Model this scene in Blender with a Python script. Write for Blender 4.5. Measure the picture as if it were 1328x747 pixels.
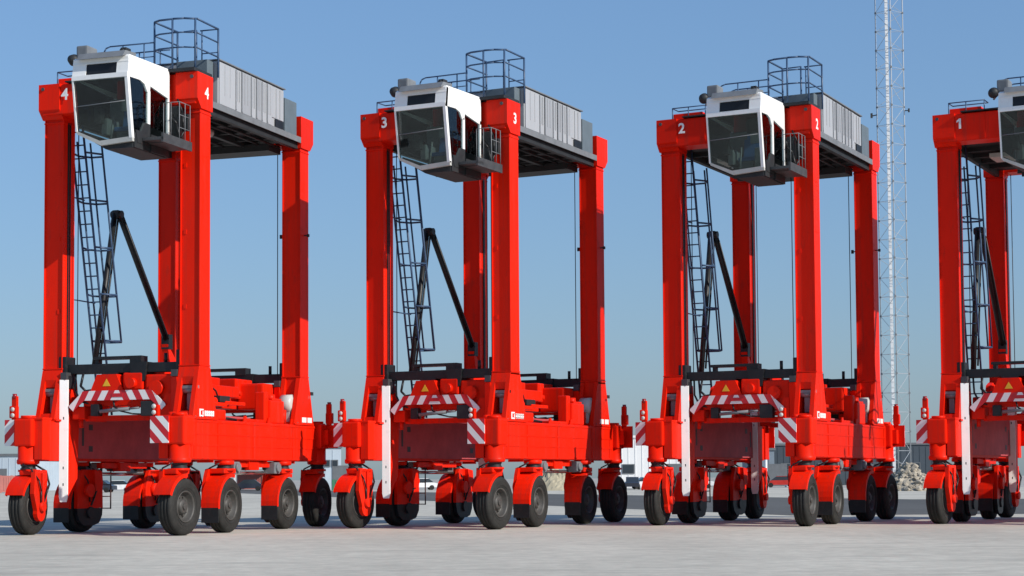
import bpy, bmesh, math, random
from mathutils import Vector, Matrix
R = math.radians
random.seed(7)
for o in list(bpy.data.objects): bpy.data.objects.remove(o, do_unlink=True)
S = bpy.context.scene
COL = S.collection

# ------------------------------------------------------------------ camera
cam = bpy.data.cameras.new('camera'); co = bpy.data.objects.new('camera', cam); COL.objects.link(co)
co.matrix_world = Matrix.Translation((0, 0, 1.428)) @ Matrix.Rotation(R(90 + 3.154), 4, 'X') @ Matrix.Rotation(R(-0.373), 4, 'Z')
cam.sensor_fit = 'HORIZONTAL'; cam.sensor_width = 36.0
cam.lens = 36.0 * 2321.0 / 1328.0
cam.shift_y = (492.66 - 373.5) / 1328.0
cam.clip_start = 0.5; cam.clip_end = 9000
S.camera = co
# ------------------------------------------------------------------ light
SUN_AZ = 33.0    # degrees in front of the +X axis (towards the camera side)
SUN_EL = 31.0
w = bpy.data.worlds.new('World'); S.world = w; w.use_nodes = True
nt = w.node_tree; nt.nodes.clear()
sky = nt.nodes.new('ShaderNodeTexSky'); sky.sky_type = 'NISHITA'; sky.sun_disc = False
sd = Vector((math.cos(R(SUN_AZ)) * math.cos(R(SUN_EL)), -math.sin(R(SUN_AZ)) * math.cos(R(SUN_EL)), math.sin(R(SUN_EL))))
sky.sun_elevation = R(SUN_EL); sky.sun_rotation = math.atan2(sd.x, sd.y)
sky.altitude = 0; sky.air_density = 1.5; sky.dust_density = 0.7; sky.ozone_density = 8.0
bg = nt.nodes.new('ShaderNodeBackground'); bg.inputs['Strength'].default_value = 0.12
wo = nt.nodes.new('ShaderNodeOutputWorld')
gam = nt.nodes.new('ShaderNodeGamma'); gam.inputs[1].default_value = 0.6      # hazy day: the whole sky evened out a little
tint = nt.nodes.new('ShaderNodeVectorMath'); tint.operation = 'MULTIPLY'; tint.inputs[1].default_value = (1.06, 1.33, 1.72)
nt.links.new(sky.outputs[0], gam.inputs[0]); nt.links.new(gam.outputs[0], tint.inputs[0]); nt.links.new(tint.outputs[0], bg.inputs[0]); nt.links.new(bg.outputs[0], wo.inputs[0])
sl = bpy.data.lights.new('sun', 'SUN'); so = bpy.data.objects.new('sun', sl); COL.objects.link(so)
sl.energy = 4.2; sl.angle = R(0.53); sl.color = (1.0, 0.945, 0.86)
so.rotation_euler = sd.to_track_quat('Z', 'Y').to_euler(); so.location = (40, -40, 60)
S.view_settings.view_transform = 'Standard'; S.view_settings.look = 'None'
S.view_settings.exposure = 0.25; S.view_settings.gamma = 1.0; S.view_settings.use_curve_mapping = False

# ------------------------------------------------------------------ materials
def mat(name, col, rough=0.5, metal=0.0, var=0.12, scale=2.0, bump=0.0, bscale=30.0, dirt=None, dirt_amt=0.0, spec=0.5, stretch=(1, 1, 1)):
    m = bpy.data.materials.new(name); m.use_nodes = True
    n = m.node_tree; L = n.links; b = n.nodes['Principled BSDF']
    b.inputs['Roughness'].default_value = rough; b.inputs['Metallic'].default_value = metal
    b.inputs['Specular IOR Level'].default_value = spec
    tc = n.nodes.new('ShaderNodeTexCoord'); mp = n.nodes.new('ShaderNodeMapping'); mp.inputs['Scale'].default_value = stretch
    L.new(tc.outputs['Object'], mp.inputs[0])
    nz = n.nodes.new('ShaderNodeTexNoise'); nz.inputs['Scale'].default_value = scale; nz.inputs['Detail'].default_value = 6; nz.inputs['Roughness'].default_value = 0.65
    L.new(mp.outputs[0], nz.inputs['Vector'])
    rp = n.nodes.new('ShaderNodeValToRGB')
    rp.color_ramp.elements[0].position = 0.3; rp.color_ramp.elements[1].position = 0.7
    rp.color_ramp.elements[0].color = (*[c * (1 - var) for c in col], 1); rp.color_ramp.elements[1].color = (*[min(1, c * (1 + var)) for c in col], 1)
    L.new(nz.outputs['Fac'], rp.inputs[0]); out = rp.outputs[0]
    if dirt:
        n2 = n.nodes.new('ShaderNodeTexNoise'); n2.inputs['Scale'].default_value = scale * 3.1; n2.inputs['Detail'].default_value = 8; n2.inputs['Roughness'].default_value = 0.75
        L.new(mp.outputs[0], n2.inputs['Vector'])
        r2 = n.nodes.new('ShaderNodeValToRGB'); r2.color_ramp.elements[0].position = 0.55; r2.color_ramp.elements[1].position = 0.8
        r2.color_ramp.elements[0].color = (0, 0, 0, 1); r2.color_ramp.elements[1].color = (dirt_amt,) * 3 + (1,)
        L.new(n2.outputs['Fac'], r2.inputs[0])
        mx = n.nodes.new('ShaderNodeMixRGB'); mx.inputs[2].default_value = (*dirt, 1)
        L.new(r2.outputs[0], mx.inputs[0]); L.new(out, mx.inputs[1]); out = mx.outputs[0]
        mr = n.nodes.new('ShaderNodeMath'); mr.operation = 'MULTIPLY_ADD'; mr.inputs[1].default_value = 0.35; mr.inputs[2].default_value = rough
        L.new(r2.outputs[0], mr.inputs[0]); L.new(mr.outputs[0], b.inputs['Roughness'])
    if name == 'red_paint':
        # rain-washed dust streaks running down the plates, and a slight fade that differs from part to part
        mp2 = n.nodes.new('ShaderNodeMapping'); mp2.inputs['Scale'].default_value = (7, 7, 0.22); L.new(tc.outputs['Object'], mp2.inputs[0])
        n4 = n.nodes.new('ShaderNodeTexNoise'); n4.inputs['Scale'].default_value = 1.0; n4.inputs['Detail'].default_value = 5; L.new(mp2.outputs[0], n4.inputs['Vector'])
        r4 = n.nodes.new('ShaderNodeValToRGB'); r4.color_ramp.elements[0].position = 0.52; r4.color_ramp.elements[1].position = 0.78
        r4.color_ramp.elements[0].color = (0, 0, 0, 1); r4.color_ramp.elements[1].color = (0.52, 0.52, 0.52, 1); L.new(n4.outputs['Fac'], r4.inputs[0])
        m4 = n.nodes.new('ShaderNodeMixRGB'); m4.inputs[2].default_value = (0.34, 0.035, 0.022, 1); L.new(r4.outputs[0], m4.inputs[0]); L.new(out, m4.inputs[1])
        oi = n.nodes.new('ShaderNodeObjectInfo'); ma = n.nodes.new('ShaderNodeMath'); ma.operation = 'MULTIPLY_ADD'; ma.inputs[1].default_value = 0.24; ma.inputs[2].default_value = 0.84
        L.new(oi.outputs['Random'], ma.inputs[0])
        hv = n.nodes.new('ShaderNodeHueSaturation'); L.new(ma.outputs[0], hv.inputs['Value']); L.new(m4.outputs[0], hv.inputs['Color']); out = hv.outputs[0]
    L.new(out, b.inputs['Base Color'])
    if bump:
        n3 = n.nodes.new('ShaderNodeTexNoise'); n3.inputs['Scale'].default_value = bscale; n3.inputs['Detail'].default_value = 4
        L.new(mp.outputs[0], n3.inputs['Vector'])
        bp = n.nodes.new('ShaderNodeBump'); bp.inputs['Strength'].default_value = bump; bp.inputs['Distance'].default_value = 0.02
        L.new(n3.outputs['Fac'], bp.inputs['Height']); L.new(bp.outputs[0], b.inputs['Normal'])
    return m

RED = mat('red_paint', (0.80, 0.016, 0.003), 0.40, spec=0.10, var=0.10, scale=1.1, bump=0.05, bscale=6, dirt=(0.26, 0.03, 0.02), dirt_amt=0.65, stretch=(1, 1, 0.35))
MAROON = mat('worn_maroon_plate', (0.48, 0.075, 0.085), 0.6, var=0.2, spec=0.3, scale=1.5, bump=0.05, dirt=(0.2, 0.1, 0.09), dirt_amt=0.5)
WHITE = mat('white_paint', (0.82, 0.82, 0.80), 0.4, var=0.05, dirt=(0.45, 0.42, 0.38), dirt_amt=0.45)
SIGNRED = mat('sign_red', (0.55, 0.012, 0.02), 0.45, var=0.05)
SIGNWHITE = mat('sign_white', (0.80, 0.78, 0.76), 0.45, var=0.05)
BLACK = mat('black_steel', (0.012, 0.013, 0.015), 0.45, var=0.3, dirt=(0.06, 0.055, 0.05), dirt_amt=0.6, spec=0.35)
DARK = mat('dark_grey_steel', (0.022, 0.024, 0.026), 0.55, var=0.25, dirt=(0.07, 0.065, 0.06), dirt_amt=0.5, spec=0.3)
WALK = mat('weathered_grating', (0.045, 0.047, 0.05), 0.55, var=0.3, scale=3, dirt=(0.16, 0.15, 0.14), dirt_amt=0.5)
GREY = mat('grey_steel', (0.16, 0.17, 0.18), 0.5, var=0.2, dirt=(0.1, 0.09, 0.08), dirt_amt=0.5)
RAIL = mat('blue_grey_rail', (0.035, 0.075, 0.15), 0.45, var=0.2)
PANEL = mat('pale_aluminium_panel', (0.41, 0.42, 0.435), 0.45, metal=0.15, var=0.07, scale=1.2, dirt=(0.3, 0.3, 0.3), dirt_amt=0.3, stretch=(1, 1, 0.3))
PANEL2 = mat('grey_aluminium_panel', (0.34, 0.35, 0.365), 0.45, metal=0.15, var=0.07, scale=1.2, dirt=(0.2, 0.2, 0.2), dirt_amt=0.3, stretch=(1, 1, 0.3))
CABINET = mat('slate_cabinet_paint', (0.11, 0.14, 0.16), 0.5, var=0.1)
RUBBER = mat('tyre_rubber', (0.020, 0.0195, 0.018), 0.72, var=0.3, scale=4, bump=0.15, bscale=40, dirt=(0.085, 0.075, 0.06), dirt_amt=0.6, spec=0.3)
RIMM = mat('dusty_rim', (0.05, 0.047, 0.043), 0.55, var=0.3, scale=6, dirt=(0.14, 0.125, 0.10), dirt_amt=0.6)
LIGHTGREY = mat('light_grey_drum', (0.50, 0.50, 0.47), 0.4, var=0.1, dirt=(0.25, 0.22, 0.18), dirt_amt=0.5)
ORANGE = mat('orange_lens', (0.75, 0.16, 0.02), 0.25, var=0.05)
YELLOW = mat('yellow_label', (0.75, 0.42, 0.02), 0.4, var=0.05)
DKLENS = mat('red_lens', (0.25, 0.01, 0.015), 0.2, var=0.05)
SEATBLUE = mat('blue_seat_cloth', (0.05, 0.16, 0.40), 0.8, var=0.1)
RUST = mat('brown_step_steel', (0.09, 0.045, 0.04), 0.6, var=0.2)
CHROME = mat('bare_rod', (0.55, 0.55, 0.55), 0.2, metal=0.9, var=0.05)
MAST = mat('weathered_mast_steel', (0.36, 0.39, 0.42), 0.6, var=0.08)
GALV = mat('galvanised_white', (0.62, 0.64, 0.66), 0.5, metal=0.1, var=0.08)
BOLT = mat('dark_bolt', (0.05, 0.05, 0.055), 0.5)

def glass_mat():
    m = bpy.data.materials.new('tinted_glass'); m.use_nodes = True
    n = m.node_tree; L = n.links; n.nodes.clear()
    out = n.nodes.new('ShaderNodeOutputMaterial'); mix = n.nodes.new('ShaderNodeMixShader')
    tr = n.nodes.new('ShaderNodeBsdfTransparent'); tr.inputs[0].default_value = (0.66, 0.73, 0.71, 1)
    gl = n.nodes.new('ShaderNodeBsdfGlossy'); gl.inputs['Roughness'].default_value = 0.03; gl.inputs[0].default_value = (0.9, 0.95, 1, 1)
    fr = n.nodes.new('ShaderNodeFresnel'); fr.inputs[0].default_value = 1.45
    L.new(fr.outputs[0], mix.inputs[0]); L.new(tr.outputs[0], mix.inputs[1]); L.new(gl.outputs[0], mix.inputs[2]); L.new(mix.outputs[0], out.inputs[0])
    return m
GLASS = glass_mat()

def ground_mat(name, c1, c2, c3, s1, s2, rough=0.85):
    m = bpy.data.materials.new(name); m.use_nodes = True
    n = m.node_tree; L = n.links; b = n.nodes['Principled BSDF']; b.inputs['Roughness'].default_value = rough
    b.inputs['Specular IOR Level'].default_value = 0.25
    tc = n.nodes.new('ShaderNodeTexCoord')
    def noise(sc, det=6, ro=0.6, st=(1, 1, 1)):
        mp = n.nodes.new('ShaderNodeMapping'); mp.inputs['Scale'].default_value = st; L.new(tc.outputs['Object'], mp.inputs[0])
        z = n.nodes.new('ShaderNodeTexNoise'); z.inputs['Scale'].default_value = sc; z.inputs['Detail'].default_value = det; z.inputs['Roughness'].default_value = ro
        L.new(mp.outputs[0], z.inputs['Vector']); return z.outputs['Fac']
    def ramp(f, a, bb, p0=0.35, p1=0.65):
        r = n.nodes.new('ShaderNodeValToRGB'); r.color_ramp.elements[0].position = p0; r.color_ramp.elements[1].position = p1
        r.color_ramp.elements[0].color = (*a, 1); r.color_ramp.elements[1].color = (*bb, 1); L.new(f, r.inputs[0]); return r.outputs[0]
    base = ramp(noise(s1, st=(1, 0.35, 1)), c1, c2)
    fine = noise(s2, 8, 0.75)
    mx = n.nodes.new('ShaderNodeMixRGB'); mx.blend_type = 'MULTIPLY'; mx.inputs[0].default_value = 1.0
    L.new(base, mx.inputs[1]); L.new(ramp(fine, (0.76, 0.76, 0.76), (1.13, 1.13, 1.13), 0.3, 0.7), mx.inputs[2])
    st = ramp(noise(0.55, 5, 0.7, (0.5, 1.6, 1)), (0, 0, 0), (0.85, 0.85, 0.85), 0.52, 0.74)
    m2 = n.nodes.new('ShaderNodeMixRGB'); L.new(st, m2.inputs[0]); L.new(mx.outputs[0], m2.inputs[1]); m2.inputs[2].default_value = (*c3, 1)
    L.new(m2.outputs[0], b.inputs['Base Color'])
    bp = n.nodes.new('ShaderNodeBump'); bp.inputs['Strength'].default_value = 0.25; bp.inputs['Distance'].default_value = 0.01
    L.new(noise(s2 * 3, 6, 0.7), bp.inputs['Height']); L.new(bp.outputs[0], b.inputs['Normal'])
    return m
CONCRETE = ground_mat('pale_concrete', (0.462, 0.434, 0.366), (0.570, 0.536, 0.452), (0.338, 0.318, 0.270), 0.22, 2.2)
ASPHALT = ground_mat('asphalt', (0.095, 0.092, 0.085), (0.12, 0.116, 0.108), (0.14, 0.133, 0.118), 0.1, 3.0)
SAND = ground_mat('sandy_ground', (0.36, 0.34, 0.30), (0.44, 0.42, 0.38), (0.30, 0.28, 0.23), 0.05, 1.0)

# ------------------------------------------------------------------ mesh builder
W0 = 4.81; LV = 6.732
class MB:
    def __init__(s): s.v = []; s.f = []; s.m = []; s.sm = []
    def add(s, vs, fs, mi=0, smooth=False):
        k = len(s.v); s.v += [tuple(p) for p in vs]
        for f in fs: s.f.append([i + k for i in f]); s.m.append(mi); s.sm.append(smooth)
        return s
    def box(s, u0, u1, v0, v1, z0, z1, mi=0, bev=0.0):
        if u1 < u0: u0, u1 = u1, u0
        if v1 < v0: v0, v1 = v1, v0
        if bev > 0:
            bm = bmesh.new(); bmesh.ops.create_cube(bm, size=1)
            for q in bm.verts: q.co = Vector(((u0 + u1) / 2 + q.co.x * (u1 - u0), (v0 + v1) / 2 + q.co.y * (v1 - v0), (z0 + z1) / 2 + q.co.z * (z1 - z0)))
            bmesh.ops.bevel(bm, geom=bm.edges[:], offset=bev, segments=2, affect='EDGES', profile=0.6)
            bm.verts.index_update(); s.add([q.co for q in bm.verts], [[q.index for q in f.verts] for f in bm.faces], mi); bm.free(); return s
        P = [(a, b, c) for c in (z0, z1) for b in (v0, v1) for a in (u0, u1)]
        return s.add(P, [(0, 2, 3, 1), (4, 5, 7, 6), (0, 1, 5, 4), (2, 6, 7, 3), (0, 4, 6, 2), (1, 3, 7, 5)], mi)
    def prism(s, pts, axis, a0, a1, mi=0, smooth=False):
        if a1 < a0: a0, a1 = a1, a0
        n = len(pts)
        def mk(p, a): return {'u': (a, p[0], p[1]), 'v': (p[0], a, p[1]), 'z': (p[0], p[1], a)}[axis]
        ar = sum(pts[i][0] * pts[(i + 1) % n][1] - pts[(i + 1) % n][0] * pts[i][1] for i in range(n))
        pts = list(pts)
        if (ar < 0) != (axis == 'v'): pts.reverse()
        vs = [mk(q, a0) for q in pts] + [mk(q, a1) for q in pts]
        k = len(s.v); s.v += vs
        s.f.append([k + i for i in reversed(range(n))]); s.f.append([k + n + i for i in range(n)]); s.m += [mi, mi]; s.sm += [False, False]
        for i in range(n):
            j = (i + 1) % n; s.f.append([k + i, k + j, k + n + j, k + n + i]); s.m.append(mi); s.sm.append(smooth)
        return s
    def tube(s, p, q, r, n=8, mi=0, r2=None):
        p = Vector(p); q = Vector(q); d = (q - p)
        if d.length < 1e-6: return s
        d.normalize(); a = Vector((0, 0, 1)) if abs(d.z) < 0.9 else Vector((1, 0, 0))
        x = d.cross(a).normalized(); y = d.cross(x); r2 = r if r2 is None else r2
        vs = [p + (x * math.cos(t) + y * math.sin(t)) * r for t in [2 * math.pi * i / n for i in range(n)]]
        vs += [q + (x * math.cos(t) + y * math.sin(t)) * r2 for t in [2 * math.pi * i / n for i in range(n)]]
        k = len(s.v); s.v += [tuple(c) for c in vs]
        for i in range(n):
            j = (i + 1) % n; s.f.append([k + i, k + n + i, k + n + j, k + j]); s.m.append(mi); s.sm.append(n > 5)
        s.f.append([k + i for i in range(n)]); s.f.append([k + n + i for i in reversed(range(n))]); s.m += [mi, mi]; s.sm += [False, False]
        return s
    def path(s, pts, r, n=6, mi=0):
        for i in range(len(pts) - 1): s.tube(pts[i], pts[i + 1], r, n, mi)
        return s
    def lathe(s, prof, axis, c, n=28, mi=0, smooth=True):
        c = Vector(c); k = len(s.v); m = len(prof)
        for i in range(n):
            t = 2 * math.pi * i / n
            for (r, h) in prof:
                a, b = r * math.cos(t), r * math.sin(t)
                o = {'u': (h, a, b), 'v': (b, h, a), 'z': (a, b, h)}[axis]
                s.v.append((c.x + o[0], c.y + o[1], c.z + o[2]))
        for i in range(n):
            j = (i + 1) % n
            for q in range(m - 1):
                s.f.append([k + i * m + q, k + j * m + q, k + j * m + q + 1, k + i * m + q + 1]); s.m.append(mi); s.sm.append(smooth)
        return s
    def cyl(s, c, axis, r, l, n=16, mi=0):
        d = {'u': (l / 2, 0, 0), 'v': (0, l / 2, 0), 'z': (0, 0, l / 2)}[axis]; c = Vector(c); d = Vector(d)
        return s.tube(c - d, c + d, r, n, mi)
    def mesh(s, mats, mu=False, mv=False, off=(0, 0, 0)):
        me = bpy.data.meshes.new('mesh')
        vs = [((-W0 - a if mu else a) - off[0], (LV - b if mv else b) - off[1], c - off[2]) for a, b, c in s.v]
        fl = (mu != mv)
        me.from_pydata(vs, [], [list(reversed(f)) for f in s.f] if fl else s.f)
        for m in (mats if isinstance(mats, (list, tuple)) else [mats]): me.materials.append(m)
        me.polygons.foreach_set('material_index', s.m); me.polygons.foreach_set('use_smooth', s.sm)
        bm = bmesh.new(); bm.from_mesh(me); bmesh.ops.recalc_face_normals(bm, faces=bm.faces); bm.to_mesh(me); bm.free()
        me.update(); return me
ORG = (-W0 / 2, LV / 2, 0)
def link(name, me, parent=None, loc=(0, 0, 0), kind=None, label=None, cat=None, group=None):
    o = bpy.data.objects.new(name, me); COL.objects.link(o); o.location = loc
    if me: me.name = name
    if parent: o.parent = parent
    if kind: o['kind'] = kind
    if label: o['label'] = label
    if cat: o['category'] = cat
    if group: o['group'] = group
    return o
def kids(o): return [c for c in COL.objects if c.parent == o]

# ================================================================== SETTING
def sheet(name, pts, z, m, kind='structure'):
    me = bpy.data.meshes.new(name); me.from_pydata([(x, y, z) for x, y in pts], [], [list(range(len(pts)))]); me.materials.append(m)
    return link(name, me, kind=kind)
sheet('ground', [(-3500, -300), (3500, -300), (3500, 6000), (-3500, 6000)], 0.0, SAND)
sheet('concrete_apron', [(-160, -60), (160, -60), (160, 178), (-160, 300)], 0.004, CONCRETE)
sheet('asphalt_road', [(10.2, 66), (158, 66), (158, 92), (24.3, 109), (-60, 322), (-90, 400), (-62, 300), (-29, 193)], 0.008, ASPHALT)

# ================================================================== STRADDLE CARRIER
GROUP = 'red straddle carriers parked in a row'
car = link('straddle_carrier', None)
car.empty_display_size = 1.0
def part(name, mb, mats, parent=None, mu=False, mv=False, label=None):
    return link(name, mb.mesh(mats, mu, mv, ORG), parent or car, label=label)

for mu in (False, True):
    # side beam: bottom longitudinal box with proud welded strips and corner plates
    b = MB().box(-0.60, 0.0, -0.62, 7.35, 1.97, 3.05, bev=0.03)
    for z in (2.02, 2.36, 2.66, 2.99): b.box(-0.3, 0.016, -0.50, 7.22, z - 0.022, z + 0.022)
    b.box(-0.50, -0.06, -0.7, -0.60, 2.02, 3.0); b.box(-0.50, -0.06, 7.33, 7.43, 2.02, 3.0)
    b.box(-0.66, 0.03, -0.35, 1.0, 3.05, 3.10); b.box(-0.66, 0.03, 5.75, 7.05, 3.05, 3.10)
    for v in (0.9, 3.0, 4.1, 5.9): b.box(-0.56, -0.06, v, v + 0.02, 1.90, 1.97)
    for v in (0.95, 2.7, 4.2, 5.7): b.prism([(v, 3.05), (v + 0.22, 3.05), (v + 0.16, 3.22), (v + 0.06, 3.22)], 'u', -0.12, -0.08)
    for v in (-0.3, 1.02, 3.1, 5.65, 7.0): b.box(-0.3, 0.013, v, v + 0.025, 2.0, 3.02)
    sb = part('side_beam', b, RED, mu=mu)
    for v in (-0.2, 0.1, 0.4, 0.7, 6.0, 6.3, 6.6, 6.9): part('flange_bolt', MB().cyl((-0.012, v, 3.115), 'z', 0.028, 0.035, 6), BOLT, sb, mu=mu)
    part('cable_bundle', MB().path([(-0.52, 1.0, 3.12), (-0.50, 2.2, 3.16), (-0.54, 3.4, 3.11), (-0.5, 4.3, 3.15), (-0.52, 5.7, 3.12)], 0.035, 6), BLACK, sb, mu=mu)
    pp = MB().box(-0.67, -0.615, 0.72, 6.05, 2.05, 3.22); part('inner_plate', pp, MAROON, mu=mu)
    for v in (1.35, 5.4):
        for z in (2.32, 2.92): part('plate_slot', MB().box(-0.676, -0.672, v - 0.10, v + 0.10, z - 0.08, z + 0.08), BOLT, mu=mu)
    for v in (0.95, 5.8): part('plate_slot', MB().box(-0.676, -0.672, v - 0.05, v + 0.05, 2.4, 2.9), BOLT, mu=mu)
    for mv in (False, True):
        # corner swivel cylinder
        c = MB().box(-0.40, 0.17, -1.12, -0.55, 2.36, 3.10, bev=0.05).box(-0.655, -0.38, -0.98, -0.60, 2.0, 3.07, bev=0.02).box(-0.66, 0.1, -1.0, -0.56, 3.07, 3.13, bev=0.01)
        c.lathe([(0.0, 2.36), (0.27, 2.36), (0.27, 2.02), (0.30, 2.0), (0.30, 1.92), (0.27, 1.88), (0.0, 1.88)], 'z', (-0.11, -0.84, 0), 24).cyl((-0.11, -0.84, 3.15), 'z', 0.2, 0.08, 18)
        part('swivel_post', c, RED, mu=mu, mv=mv)
        # leg: channel column, flared fork base with slot
        g = MB()
        g.box(-0.575, -0.025, 0.04, 0.525, 3.9, 11.42)
        g.box(-0.60, -0.575, 0.0, 0.565, 4.4, 11.42); g.box(-0.025, 0.0, 0.0, 0.565, 4.4, 11.42)
        for (a, c2) in ((-0.60, -0.47), (-0.13, 0.0)):
            g.prism([(-0.02, 4.45), (-0.36, 3.10), (0.98, 3.10), (0.585, 4.45)], 'u', a, c2)
        g.prism([(0.30, 3.9), (0.30, 3.1), (0.9, 3.1), (0.55, 3.9)], 'u', -0.47, -0.13)
        g.prism([(-0.09, 4.18), (-0.02, 4.45), (0.55, 4.45), (0.55, 3.95), (-0.06, 3.98)], 'u', -0.475, -0.125)
        g.prism([(-0.34, 3.10), (-0.30, 3.26), (0.3, 3.26), (0.3, 3.1)], 'u', -0.475, -0.125)
        for z in (4.47, 11.25): g.box(-0.615, 0.015, -0.015, 0.58, z, z + 0.035)
        for z in (5.6, 7.1, 8.6, 10.1): g.box(-0.055, 0.006, 0.1, 0.46, z, z + 0.02)
        for z in (6.0, 8.0, 9.8): g.box(-0.5, -0.42, 0.025, 0.05, z, z + 0.12)
        lg = part('leg', g, RED, mu=mu, mv=mv)
        k = MB().cyl((-0.30, 0.0, 3.82), 'u', 0.085, 0.38, 12).box(-0.38, -0.22, 0.02, 0.2, 3.3, 3.8).box(-0.60, -0.0, -0.09, 0.0, 3.86, 3.94)
        part('leg_strut', k, GREY, lg, mu, mv)
        # container guide: red flange with white front edge and a black foot (rear ones face forward too)
        dv = 6.12 if mv else 0.0
        q = MB().prism([(-0.02 + dv, 4.2), (-0.06 + dv, 3.9), (-0.06 + dv, 1.0), (dv, 0.9), (0.55 + dv, 1.5), (0.62 + dv, 3.2), (0.5 + dv, 4.2)], 'u', -0.755, -0.70)
        q.prism([(0.1 + dv, 4.1), (0.1 + dv, 2.0), (0.5 + dv, 2.0), (0.45 + dv, 3.6)], 'u', -0.70, -0.60)
        cg = part('container_guide', q, RED, mu=mu)
        e = MB().prism([(-0.61, 4.18), (-0.61, 1.0), (-0.64, 0.86), (-0.79, 0.86), (-0.82, 1.0), (-0.82, 4.18)], 'v', -0.13 + dv, -0.09 + dv)
        e.v = [(a, b2 - (a + 0.60) * 0.38, c) for a, b2, c in e.v]      # lead-in face splayed inwards, angle made up to catch more sun
        part('guide_edge', e, WHITE if mu else RED, cg, mu)
        for z in (1.3, 1.75, 3.1): part('guide_bolt', MB().box(-0.73, -0.69, -0.092 + dv, -0.06 + dv, z, z + 0.07), BOLT, cg, mu)
        part('guide_cap', MB().box(-0.80, -0.62, -0.1 + dv, 0.3 + dv, 4.2, 4.38), BOLT, cg, mu)

for mu in (False, True):
    for mv in (False, True):
        k = MB().box(-0.62, -0.60, 0.2, 0.26, 4.5, 11.3).box(-0.63, -0.60, 0.3, 0.33, 4.5, 11.3); part('conduit', k, BLACK, mu=mu, mv=mv)
for v in (LV - 0.3,):
    k = MB().tube((-0.62, v, 8.75), (-0.80, v, 8.75), 0.018).box(-0.80, -0.72, v - 0.03, v + 0.03, 8.69, 8.81, bev=0.01); part('work_lamp', k, DARK)
    k = MB().tube((-0.02, v, 8.75), (0.16, v, 8.75), 0.018).box(0.10, 0.17, v - 0.03, v + 0.03, 8.70, 8.79, bev=0.01); part('work_lamp', k, DARK)
    k = MB().tube((-0.1, LV, 4.0), (-0.1, LV + 0.42, 4.0), 0.018).box(-0.15, -0.05, LV + 0.28, LV + 0.46, 3.97, 4.07); part('work_lamp', k, DARK)

# ---- cross beams and heads
for mv in (False, True):
    x = MB()
    x.box(-4.78, -0.03, -0.20, 0.55, 11.46, 12.29, bev=0.03)
    for (a, b2) in ((-4.86, -4.20), (-0.61, 0.05)):
        x.prism([(-0.24, 12.31), (-0.24, 11.60), (-0.03, 11.36), (0.60, 11.36), (0.62, 12.31)], 'u', a, b2)
    x.box(-4.4, -3.45, 0.0, 0.5, 12.29, 12.50, bev=0.02); x.box(-4.5, -3.3, -0.05, 0.55, 12.29, 12.33)
    for u in (-3.3, -2.4, -1.5): x.box(u - 0.01, u + 0.01, -0.215, 0.5, 11.47, 12.28)
    xb = part('cross_beam', x, RED, mv=mv)
    for u in (-4.72, -0.12): part('head_bolt', MB().cyl((u, -0.25, 12.18), 'v', 0.05, 0.04, 10), BOLT, xb, mv=mv)

# ---- deck with girders
d = MB().box(-4.55, 0.02, 0.62, 6.12, 11.53, 11.66)
for u in (-0.14, -1.5, -3.0, -4.4): d.box(u - 0.07, u + 0.07, 0.6, 6.14, 11.33, 11.53)
for v in (1.5, 2.6, 3.7, 4.8): d.box(-4.4, -0.2, v - 0.04, v + 0.04, 11.40, 11.53)
d.box(-3.4, -0.62, 5.3, 6.1, 11.18, 11.40); d.box(-2.2, -0.7, 0.62, 1.4, 11.1, 11.33)
for u in (-0.6, -0.95, -2.1): d.tube((u, 0.7, 11.38), (u, 6.0, 11.38), 0.035)
dk = part('deck', d, DARK)
e = MB().box(0.022, 0.05, 0.62, 6.12, 11.50, 11.67); part('deck_edge', e, GREY, dk)
part('winch_motor', MB().box(-3.6, -2.2, 1.6, 2.6, 11.2, 11.33), LIGHTGREY, dk); part('winch_motor', MB().cyl((-1.2, 2.2, 11.28), 'v', 0.12, 1.2), LIGHTGREY, dk)

# ---- machinery housing with its sheet panels, side cabinet, fixtures
h = MB().box(-2.3, -0.035, 1.06, 5.08, 11.665, 12.89, bev=0.015)
hs = part('machinery_housing', h, PANEL)
vs = [1.07, 2.02, 2.38, 2.95, 3.28, 3.62, 3.96, 4.29, 5.07]
for i in range(8):
    a, b2 = vs[i] + 0.014, vs[i + 1] - 0.014
    q = MB().box(-0.033, (0.0, -0.012)[i % 2], a, b2, 11.70 if i < 7 else 11.95, 12.86)
    if 0 < i < 7:
        q.box(-0.033, 0.022, a, a + 0.05, 11.72, 12.84)
    for t in (0.33, 0.66): q.box(-0.033, 0.012, a + (b2 - a) * t - 0.012, a + (b2 - a) * t + 0.012, 11.98, 12.82)
    part('panel', q, (PANEL, PANEL2)[i in (2, 4)], hs)
for i in range(2):
    q = MB().box(-2.2 + i * 1.1, -1.14 + i * 1.1, 1.035, 1.058, 11.70, 12.85); part('panel', q, PANEL2, hs)
q = MB().box(-2.35, 0.03, 1.02, 5.12, 12.90, 12.93); part('roof_sheet', q, GREY, hs)
q = MB().box(-0.034, 0.004, 4.5, 5.0, 11.70, 11.92); part('vent_opening', q, BLACK, hs)
q = MB().box(-1.6, 0.0, 5.13, 5.92, 11.665, 12.68, bev=0.02); cbn = part('rear_cabinet', q, CABINET)
q = MB().box(-1.1, -0.15, 0.66, 1.0, 11.67, 12.85, bev=0.02); part('front_cabinet', q, CABINET)
q = MB().cyl((-1.2, 3.6, 13.05), 'z', 0.09, 0.25, 12); part('exhaust_pipe', q, DARK)

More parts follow.
